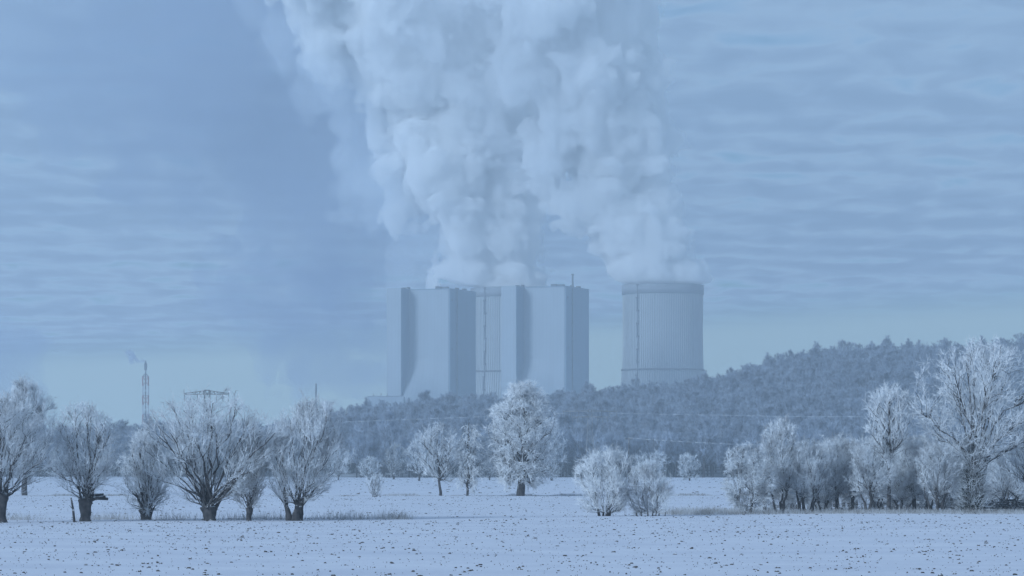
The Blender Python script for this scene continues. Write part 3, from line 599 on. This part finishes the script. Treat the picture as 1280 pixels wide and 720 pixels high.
# low building left of the boiler houses, with three small vents
k = 2840/FPX; e = empty('turbine_hall', at(474.5, HY, 2840)[:2]+(0,))
b = MB(); b.box(-15*k, 30*k, 0, 50, 0, CH+89.5*k); b.build('body', M_clad, e)
for dx in (-8, 1.5, 9):
    b = MB(); b.tube((dx*k, 6, CH+89*k), (dx*k, 6, CH+94*k), 0.45, 0.3, 6); b.build('vent_pipe', M_dark, e)
b = MB(); b.box(-15*k-0.3, 30*k, -0.3, 0.5, CH+89.5*k, CH+90*k); b.build('parapet', M_dark, e)
tag(e, 'low pale hall just left of the boiler houses with tiny pipes on its roof', 'building')

# stack and guyed lattice chimney far left
k = 2700/FPX; x, y, _ = at(395, HY, 2700); e = empty('chimney', (x, y, 0))
b = MB(); b.tube((0, 0, 0), (0, 0, CH+104.3*k), 1.55*k, 1.15*k, 20); b.build('shaft', M_dark, e, True)
b = MB(); b.tube((0, 0, CH+104.0*k), (0, 0, CH+105.3*k), 1.3*k, 1.3*k, 20); b.build('rim', M_dark, e)
tag(e, 'plain dark chimney stack rising behind the willows left of the power station', 'chimney')
k = 2800/FPX; x, y, _ = at(182, HY, 2800); e = empty('lattice_chimney', (x, y, 0)); hq = CH+134.5*k
b = MB(); b.tube((0, 0, 0), (0, 0, hq-13*k), 0.8*k, 0.8*k, 14); b.build('flue', M_dark, e, True)
b = MB(); b.tube((0, 0, hq-13*k), (0, 0, hq-11*k), 0.9*k, 1.9*k, 14); b.tube((0, 0, hq-11*k), (0, 0, hq-5*k), 1.9*k, 1.9*k, 14); b.tube((0, 0, hq-5*k), (0, 0, hq-4.8*k), 2.3*k, 2.3*k, 14); b.tube((0, 0, hq-4.8*k), (0, 0, hq-1.5*k), 1.6*k, 0.8*k, 14); b.tube((0, 0, hq-1.5*k), (0, 0, hq), 0.7*k, 0.6*k, 14); b.build('burner_head', M_dark, e, True)
w = 3.5*k; nb = 10; top_l = hq-20*k
for q in range(nb):
    b = MB(); z0, z1 = top_l*q/nb, top_l*(q+1)/nb
    c = [(-w, -w), (w, -w), (w, w), (-w, w)]
    for i in range(4):
        p, q2 = c[i], c[(i+1) % 4]
        b.tube(p+(z0,), p+(z1,), 0.36, n=5); b.tube(p+(z0,), q2+(z1,), 0.2, n=4); b.tube(q2+(z0,), p+(z1,), 0.2, n=4); b.tube(p+(z1,), q2+(z1,), 0.25, n=4)
    b.build('lattice_bay', M_red if q % 2 else M_white, e)
b = MB()
for i in range(4): b.tube([(-w, -w), (w, -w), (w, w), (-w, w)][i]+(top_l,), (0, 0, top_l+4*k), 0.3, n=4)
b.build('head_frame', M_dark, e)
tag(e, 'tall slim red and white lattice chimney with a wisp of smoke, far left', 'chimney')

# ------------------------------------------------------------------ pylons, pole and wires
def pylon(px, z, y_top, arms, label, base=0.0, rz=0.0):
    k = z/FPX; x, y, _ = at(px, HY, z); e = empty('pylon', (x, y, base), rz); Ht = CH+(HY-y_top)*k-base
    wb, wt = Ht*0.075, 0.45
    b = MB(); nb = 9
    for q in range(nb):
        z0, z1 = Ht*q/nb, Ht*(q+1)/nb; w0, w1 = wb+(wt-wb)*q/nb, wb+(wt-wb)*(q+1)/nb
        c0 = [(-w0, -w0), (w0, -w0), (w0, w0), (-w0, w0)]; c1 = [(-w1, -w1), (w1, -w1), (w1, w1), (-w1, w1)]
        for i in range(4):
            j = (i+1) % 4
            b.tube(c0[i]+(z0,), c1[i]+(z1,), 0.10, n=4); b.tube(c0[i]+(z0,), c1[j]+(z1,), 0.055, n=4); b.tube(c1[i]+(z1,), c1[j]+(z1,), 0.055, n=4)
    b.build('mast', M_pylon, e)
    tips = []
    for (ya, hl, hr, dy) in arms:
        za = CH+(HY-ya)*k-base; b = MB()
        for sgn, ln in ((-1, hl*k), (1, hr*k)):
            zt = za+dy*k; tip = (sgn*ln, 0, za+0.25*dy*k)
            for yy in (-0.45, 0.45):
                b.tube((0, yy, za), (sgn*ln, 0, za), 0.10, n=4); b.tube((0, yy, zt), tip, 0.10, n=4)
                m = 6
                for q in range(m):
                    t0, t1 = q/m, (q+1)/m
                    b.tube((sgn*ln*t0, yy*(1-t0), za), (sgn*ln*t1, yy*(1-t1), zt+(tip[2]-zt)*t1), 0.06, n=4)
                    b.tube((sgn*ln*t1, yy*(1-t1), za), (sgn*ln*t1, yy*(1-t1), zt+(tip[2]-zt)*t1), 0.06, n=4)
            b.tube((sgn*ln, 0, za), tip, 0.09, n=4)
            b.tube((sgn*ln, 0, za), (sgn*ln, 0, za+dy*k*1.25), 0.08, n=4)
            for t0 in (0.42, 0.72, 0.98): tips.append((sgn*ln*t0, 0, za))
        b.build('crossarm', M_pylon, e)
    for t0 in tips:
        b = MB()
        for q in range(5): b.tube((t0[0], 0, t0[2]-0.28*q-0.1), (t0[0], 0, t0[2]-0.28*q-0.24), 0.13, 0.13, 6)
        b.tube((t0[0], 0, t0[2]), (t0[0], 0, t0[2]-1.5), 0.04, n=4); b.build('insulator', M_pylon, e)
    tag(e, label, 'pylon', 'lattice power pylons'); return e, tips
pylon(259, 640, 487.5, [(493, 29, 27, 5.0)], 'lattice pylon whose crossarm shows above the big willow')
PY, tips = pylon(737.5, 900, 512, [(514.5, 34, 34, 2.0), (521.5, 22, 22, 1.2)], 'dark lattice pylon standing before the wooded hill')
def wire(name, pts, r, label, mat=None, sag=0.0, group='frosted power lines'):
    b = MB(); seq = []
    for a, c in zip(pts[:-1], pts[1:]):
        for q in range(16):
            t = q/16; p = Vector(a).lerp(Vector(c), t); p.z -= 4*sag*t*(1-t); seq.append(p)
    seq.append(Vector(pts[-1]))
    for p, q in zip(seq[:-1], seq[1:]): b.tube(p, q, r, n=5)
    o = b.build(name, mat or M_wire, None, True); return tag(o, label, 'power line', group)
wire('power_line', [at(761, 516.5, 900), at(1010, 521, 930), at(1400, 519, 960)], 0.055, 'thin upper frosted wire running right from the pylon across the wooded hill')
wire('power_line', [at(714, 516.5, 900), at(430, 527.5, 880), at(200, 532, 860)], 0.05, 'thin frosted wire running left from the pylon towards the willows')
k = 700/FPX; x, y, _ = at(786, HY, 700); e = empty('wooden_pole', (x, y, 0)); zt = CH+(HY-546.5)*k
b = MB(); b.tube((0, 0, -0.2), (0, 0, zt), 0.17, 0.12, 8); b.build('post', M_bark, e, True)
b = MB(); b.box(-0.9, 0.9, -0.07, 0.07, zt-0.45, zt-0.3); b.build('crossarm', M_bark, e)
for dx in (-0.8, 0.8):
    b = MB(); b.tube((dx, 0, zt-0.3), (dx, 0, zt-0.05), 0.07, 0.05, 6); b.build('insulator', M_white, e)
tag(e, 'slim dark wooden pole with a short crossarm carrying the lower wire', 'pole')
wire('power_line', [at(786, 547.5, 699.6), at(950, 556.5, 712), at(1150, 560, 724), at(1400, 560, 740)], 0.05, 'brighter lower frosted wire running right from the wooden pole', sag=0.15)

# ------------------------------------------------------------------ wooded hill: one mass of instanced frosted trees
protos = []
pc = bpy.data.collections.new('forest_trees')
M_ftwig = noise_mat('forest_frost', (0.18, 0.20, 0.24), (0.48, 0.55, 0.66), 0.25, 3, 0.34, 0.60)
M_ftrunk = noise_mat('forest_bark', (0.03, 0.03, 0.035), (0.08, 0.075, 0.075), 0.8, 3, snow=FROST, snow_lo=0.8, snow_hi=1.3)
def forest_proto(i, **kw):
    TV, CV = make_tree(**kw)
    v, f = merge(TV); v2, f2 = merge(CV)
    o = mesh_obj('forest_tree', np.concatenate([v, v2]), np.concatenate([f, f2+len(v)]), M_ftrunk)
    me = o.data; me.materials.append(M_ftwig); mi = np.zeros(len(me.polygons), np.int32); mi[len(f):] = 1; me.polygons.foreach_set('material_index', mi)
    COL.objects.unlink(o); pc.objects.link(o); protos.append(o)
for i in range(7):
    rr = random.Random(50+i)
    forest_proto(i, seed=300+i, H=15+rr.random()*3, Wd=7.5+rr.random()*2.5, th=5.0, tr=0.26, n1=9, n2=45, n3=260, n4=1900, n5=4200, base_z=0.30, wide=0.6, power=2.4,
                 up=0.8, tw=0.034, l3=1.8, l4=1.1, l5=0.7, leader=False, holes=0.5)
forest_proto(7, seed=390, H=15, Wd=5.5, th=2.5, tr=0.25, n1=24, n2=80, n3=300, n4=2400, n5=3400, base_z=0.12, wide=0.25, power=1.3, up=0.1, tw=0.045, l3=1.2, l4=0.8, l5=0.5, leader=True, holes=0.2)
rng = np.random.default_rng(5)
def jgrid(x0, x1, y0, y1, s):
    X, Y = np.meshgrid(np.arange(x0, x1, s), np.arange(y0, y1, s)); X = X+rng.uniform(-.5, .5, X.shape)*s; Y = Y+rng.uniform(-.5, .5, Y.shape)*s
    return X.ravel(), Y.ravel()
X, Y = jgrid(-430, 620, 1086, 1840, 7.0)
m = np.abs(X) < Y*0.195+50; m &= ~((X < (440-640)/4000*Y) & (Y < 1180)); X, Y = X[m], Y[m]
edge = 1088+14*np.sin(X*0.03)+9*np.sin(X*0.083+2); m = Y > edge; X, Y = X[m], Y[m]
Z = hill_h(X, Y)
me = bpy.data.meshes.new('forest'); me.vertices.add(len(X)); me.vertices.foreach_set('co', np.stack([X, Y, Z-0.5], -1).astype(np.float32).ravel())
for nm, dat, ty in (('ix', rng.choice(8, len(X), p=[.1424]*7+[.0032]), 'INT'), ('rot', rng.uniform(0, 6.28, len(X)), 'FLOAT'), ('scl', np.clip(rng.normal(0.92, 0.15, len(X)), 0.55, 1.3), 'FLOAT')):
    at_ = me.attributes.new(nm, ty, 'POINT'); at_.data.foreach_set('value', dat.astype(np.int32 if ty == 'INT' else np.float32))
fo = bpy.data.objects.new('forest', me); COL.objects.link(fo); tag(fo, 'frosted leafless woodland covering the hill behind the fields', kind='stuff')
gn = bpy.data.node_groups.new('scatter', 'GeometryNodeTree')
gn.interface.new_socket('Geometry', in_out='INPUT', socket_type='NodeSocketGeometry'); gn.interface.new_socket('Geometry', in_out='OUTPUT', socket_type='NodeSocketGeometry')
gi, go = gn.nodes.new('NodeGroupInput'), gn.nodes.new('NodeGroupOutput')
ip = gn.nodes.new('GeometryNodeInstanceOnPoints'); ci = gn.nodes.new('GeometryNodeCollectionInfo'); ci.inputs[0].default_value = pc; ci.inputs['Separate Children'].default_value = True; ci.inputs['Reset Children'].default_value = True
def named(n, ty):
    a = gn.nodes.new('GeometryNodeInputNamedAttribute'); a.data_type = ty; a.inputs[0].default_value = n; return a.outputs[0]
gn.links.new(gi.outputs[0], ip.inputs['Points']); gn.links.new(ci.outputs[0], ip.inputs['Instance']); ip.inputs['Pick Instance'].default_value = True
gn.links.new(named('ix', 'INT'), ip.inputs['Instance Index']); gn.links.new(named('scl', 'FLOAT'), ip.inputs['Scale'])
cb = gn.nodes.new('ShaderNodeCombineXYZ'); gn.links.new(named('rot', 'FLOAT'), cb.inputs[2]); gn.links.new(cb.outputs[0], ip.inputs['Rotation'])
gn.links.new(ip.outputs[0], go.inputs[0])
md = fo.modifiers.new('scatter', 'NODES'); md.node_group = gn


# ------------------------------------------------------------------ steam: closed billowing meshes filled with an even volume
def surface_nets(F, org, h):
    """F < 0 inside. Returns verts, quads"""
    s = F < 0; nx, ny, nz = F.shape
    cnt = np.zeros((nx-1, ny-1, nz-1), np.float32); acc = np.zeros((nx-1, ny-1, nz-1, 3), np.float32)
    corners = [(i, j, k) for i in (0, 1) for j in (0, 1) for k in (0, 1)]
    cut = lambda a, c: a[c[0]:nx-1+c[0], c[1]:ny-1+c[1], c[2]:nz-1+c[2]]
    for a in corners:
        for ax in range(3):
            if a[ax]: continue
            b = list(a); b[ax] = 1; fa, fb = cut(F, a), cut(F, b); m = (fa < 0) != (fb < 0)
            t = np.where(m, fa/np.where(m, fa-fb, 1), 0)
            for c in range(3): acc[..., c] += np.where(m, a[c]+(t if c == ax else 0), 0)
            cnt += m
    act = cnt > 0; idx = -np.ones(act.shape, np.int64); idx[act] = np.arange(act.sum())
    ijk = np.argwhere(act); V = (ijk+acc[act]/cnt[act][:, None])*h+org
    Q = []
    for ax in range(3):
        o1, o2 = [(1, 2), (2, 0), (0, 1)][ax]
        sl0 = [slice(1, -1)]*3; sl1 = [slice(1, -1)]*3; sl0[ax] = slice(0, F.shape[ax]-1); sl1[ax] = slice(1, F.shape[ax])
        a, b = s[tuple(sl0)], s[tuple(sl1)]
        e = np.argwhere(a != b); e0 = e.copy()
        for q in range(3):
            if q != ax: e0[:, q] += 1
        flip = ~s[tuple(sl0)][tuple(e.T)]
        def cell(d1, d2): c = e0.copy(); c[:, o1] -= d1; c[:, o2] -= d2; return idx[tuple(c.T)]
        q = np.stack([cell(1, 1), cell(0, 1), cell(0, 0), cell(1, 0)], -1); q[flip] = q[flip][:, ::-1]; Q.append(q)
    return V, np.concatenate(Q)
def upnoise(shape, cell, rng):
    """smooth trilinear value noise on the grid"""
    dims = [int(n/cell)+3 for n in shape]; G = rng.uniform(-1, 1, dims).astype(np.float32)
    for ax, n in enumerate(shape):
        t = np.arange(n)/cell; i = t.astype(int); fr = sstep(t-i).astype(np.float32); sh = [1, 1, 1]; sh[ax] = n; fr = fr.reshape(sh)
        G = np.take(G, i, ax)*(1-fr)+np.take(G, i+1, ax)*fr
    return G
def field(sph, h, pad, k=3.0):
    lo = (sph[:, :3]-sph[:, 3:]).min(0)-pad; hi = (sph[:, :3]+sph[:, 3:]).max(0)+pad
    n = np.ceil((hi-lo)/h).astype(int)+1; A = np.zeros(n, np.float32)
    ax = [lo[i]+np.arange(n[i])*h for i in range(3)]
    for x, y, z, r in sph:
        sl = []
        for c, a, nn in ((x, 0, n[0]), (y, 1, n[1]), (z, 2, n[2])):
            i0 = max(0, int((c-r-4*k-lo[a])/h)); i1 = min(nn, int((c+r+4*k-lo[a])/h)+2); sl.append(slice(i0, i1))
        d = np.sqrt((ax[0][sl[0]][:, None, None]-x)**2+(ax[1][sl[1]][None, :, None]-y)**2+(ax[2][sl[2]][None, None, :]-z)**2)-r
        A[tuple(sl)] += np.exp(-np.clip(d, -8*k, 1e9)/k)
    return -k*np.log(A+1e-12), lo, n, ax
def billow(path, z, rng, sub1=16, sub2=12, f1=(0.25, 0.62), f2=(0.12, 0.42), zj=0.3, flatten=1.0):
    """path of (px, py, radius px) -> hierarchy of spheres in metres"""
    S = []; k = z/FPX
    for (px, py, rp) in path:
        c = np.array(at(px, py, z)); c[1] += rng.uniform(-1, 1)*rp*k*zj; S.append((*c, rp*k*0.86))
    S0 = np.array(S); out_ = [S0]
    def kids(P, n, fr, depth):
        D = unit(rng.normal(size=(len(P), n, 3))); rr = P[:, None, 3]*rng.uniform(fr[0], fr[1], (len(P), n))
        C = P[:, None, :3]+D*(P[:, None, 3:4]*rng.uniform(0.80, 0.98, (len(P), n, 1)))
        return np.concatenate([C, rr[..., None]], -1).reshape(-1, 4)
    S1 = kids(S0, sub1, f1, 1); out_.append(S1)
    if sub2:
        # only children near the outside matter
        S2 = kids(S1, sub2, f2, 2)
        d = np.min([np.linalg.norm(S2[:, :3]-s[:3], axis=1)-s[3] for s in S0], axis=0); S2 = S2[d > -0.25*S2[:, 3]]
        out_.append(S2)
    return np.concatenate(out_)
def vol_mat(name, dens, col, aniso=0.0):
    m, t, o = newmat(name); vN = N(t, 'ShaderNodeVolumePrincipled', Density=dens, Anisotropy=aniso); vN.inputs['Color'].default_value = tuple(col)+(1,)
    L(t, vN.outputs[0], o.inputs['Volume']); m.cycles.homogeneous_volume = True; return m
def steam(name, sph, h, mat, label, rng, towers=(), amp=((46, 5.0), (20, 4.5), (9, 3.2), (5, 1.4)), zmin=None, group=None, k=3.0):
    F, lo, n, ax = field(sph, h, 4*h+8, k)
    for c, a in amp: F -= (np.abs(upnoise(F.shape, c/h, rng))*2-0.7)*a*1.3
    X, Y, Zg = ax[0][:, None, None], ax[1][None, :, None], ax[2][None, None, :]
    for (x, y, rim, rad) in towers:      # below the rim the steam stays inside the tower's mouth
        rr = np.sqrt((X-x)**2+(Y-y)**2)
        near = rr < rad*1.9
        lowf = np.maximum(rr-(rad-1.8), (rim-9)-Zg)
        open_ = np.maximum(rr-(rad+0.5+np.maximum(Zg-rim, 0)*3.0), rim+0.3-Zg)
        F = np.where(near & (Zg < rim+1.2), lowf, np.where(near & (Zg < rim+26), np.maximum(F, open_), F))
    if zmin is not None: F = np.maximum(F, zmin-Zg)
    F[0], F[-1], F[:, 0], F[:, -1], F[:, :, 0], F[:, :, -1] = (5,)*6
    V, Q = surface_nets(F, lo, h)
    o = mesh_obj(name, V, Q, mat, None, True); tag(o, label, 'steam', group, 'stuff'); return o
rng = np.random.default_rng(11)
M_steam = vol_mat('dense_steam', 0.12, (0.984, 0.988, 0.995), 0.0)
M_veil = vol_mat('shade_tinted_steam', 0.0085, (0.44, 0.53, 0.69), 0.0)  # dark scatter colour stands in for the shadow on this steam
_, tx, ty, th_, tr_ = T1
z1 = ty
P1 = [(812, 322, 38), (836, 328, 30), (814, 298, 36), (844, 304, 19), (798, 272, 38), (740, 240, 34), (828, 351, 40), (866, 351, 9), (793, 350, 16), (856, 344, 13), (842, 338, 24), (800, 342, 26), (838, 314, 20), (822, 335, 38), (800, 322, 34), (838, 318, 26), (800, 292, 44), (830, 296, 20), (770, 262, 52), (815, 262, 32), (768, 210, 60), (812, 215, 34), (760, 150, 66), (800, 165, 40), (740, 90, 78), (795, 105, 40), (700, 25, 95), (775, 45, 50), (660, -60, 120), (715, 255, 36), (690, 190, 45)]
steam('steam_plume', billow(P1, z1, rng), 2.1, M_steam, 'bright billowing steam rising and leaning left from the lone right cooling tower', rng, [(tx, ty, th_, tr_-1.0)])
_, tx, ty, th_, tr_ = T2
z2 = ty
P2 = [(606, 350, 26), (650, 350, 36), (580, 347, 26), (560, 338, 20), (638, 338, 42), (605, 335, 42), (582, 325, 30), (640, 310, 28), (610, 295, 50), (585, 265, 44), (625, 255, 40), (570, 215, 62), (520, 235, 34), (500, 265, 26), (545, 160, 66), (620, 180, 60), (510, 195, 44), (530, 95, 80), (600, 110, 70), (480, 90, 45), (500, 20, 100), (420, 30, 60), (600, 20, 90), (430, -70, 110), (560, -70, 120)]
steam('steam_plume', billow(P2, z2, rng), 2.1, M_steam, 'bright billowing steam rising behind the boiler houses from the hidden cooling tower', rng, [(tx, ty, th_, tr_-1.0)])
M_mist = vol_mat('misty_steam', 0.014, (0.86, 0.91, 0.97), 0.0)
V5 = [(560, 30, 80), (640, 50, 80), (700, 100, 60), (620, 130, 60), (490, 50, 60), (660, 200, 42), (740, 20, 60), (690, 160, 45)]
steam('steam_fringe', billow(V5, z2-110, rng, 16, 6, zj=0.5), 4.0, vol_mat('soft_steam', 0.0055, (0.93, 0.95, 0.985)), 'soft thin steam where the two bright columns merge high up', rng, amp=((34, 9.0), (15, 5.0)))
V0 = [(480, 250, 45), (462, 200, 50), (450, 145, 45), (410, 95, 50), (370, 40, 60), (330, -20, 60), (520, 305, 32), (505, 330, 24), (545, 290, 30), (440, 260, 30), (740, 250, 35), (700, 280, 18)]
steam('steam_fringe', billow(V0, z2+10, rng, 16, 6, zj=0.5), 4.0, M_mist, 'soft misty fringe of steam along the left flank of the bright columns', rng, amp=((30, 9.0), (14, 5.0)))
# thin steam, shade put into its grey colour, drifting off to the left behind and around the bright columns
V1 = [(120, 110, 90), (60, 40, 80), (170, 190, 60), (250, 230, 55), (350, 290, 60), (410, 330, 60), (460, 300, 60), (430, 300, 70), (400, 240, 90), (490, 320, 45), (330, 120, 130), (230, 90, 110), (420, 130, 100), (300, 0, 150), (140, 60, 70), (180, -30, 110), (480, 330, 35), (400, 200, 90), (270, 180, 60), (330, 215, 60)]
steam('drifting_steam', billow(V1, 3250, rng, 16, 6, zj=0.4), 6.0, M_veil, 'thin steam, tinted grey for its shade, drifting left high above the fields from the bright columns', rng, amp=((40, 12.0), (18, 6.0)))
M_low = vol_mat('shade_tinted_drift', 0.010, (0.44, 0.53, 0.70))  # shade of the low drifts put into their colour
V2 = [(330, 345, 36), (470, 440, 40), (300, 355, 42), (345, 395, 55), (400, 430, 60), (440, 460, 45), (390, 380, 50), (450, 400, 50), (430, 350, 40), (365, 470, 30)]
steam('drifting_steam', billow(V2, 3330, rng, 16, 6, zj=0.4), 5.0, M_low, 'low drift of thin steam, tinted grey as if shaded, left of the boiler houses', rng, amp=((34, 15.0), (15, 7.0)), zmin=60)
V3 = [(30, 440, 34), (10, 480, 40), (0, 430, 36), (-30, 460, 50), (20, 465, 30), (40, 490, 22), (-20, 400, 25)]
steam('drifting_steam', billow(V3, 3330, rng, 14, 6, zj=0.3), 5.0, M_low, 'small drift of steam, its shade tinted in, low at the left edge of the sky', rng, amp=((20, 6.0),), zmin=50)
V4 = [(181, 451, 1.2), (178.5, 451, 1.5), (175, 451.5, 2.0), (171, 450, 3.0), (166, 446.5, 5.5), (162, 441, 4.5), (164, 451, 3.4)]
steam('smoke_wisp', billow(V4, 2800, rng, 10, 0, zj=0.2), 0.8, vol_mat('wisp', 0.16, (0.5, 0.56, 0.72)), 'small wisp of smoke blowing left from the slim lattice chimney', rng, amp=((3, 0.8),), k=0.5)

# ------------------------------------------------------------------ cold hazy air round everything
b = MB(); b.box(-1600, 1600, -80, 4020, -1.6, 860)
hz_o = b.build('haze', vol_mat('haze_air', HAZE, (0.82, 0.93, 1.0))); tag(hz_o, kind='stuff')
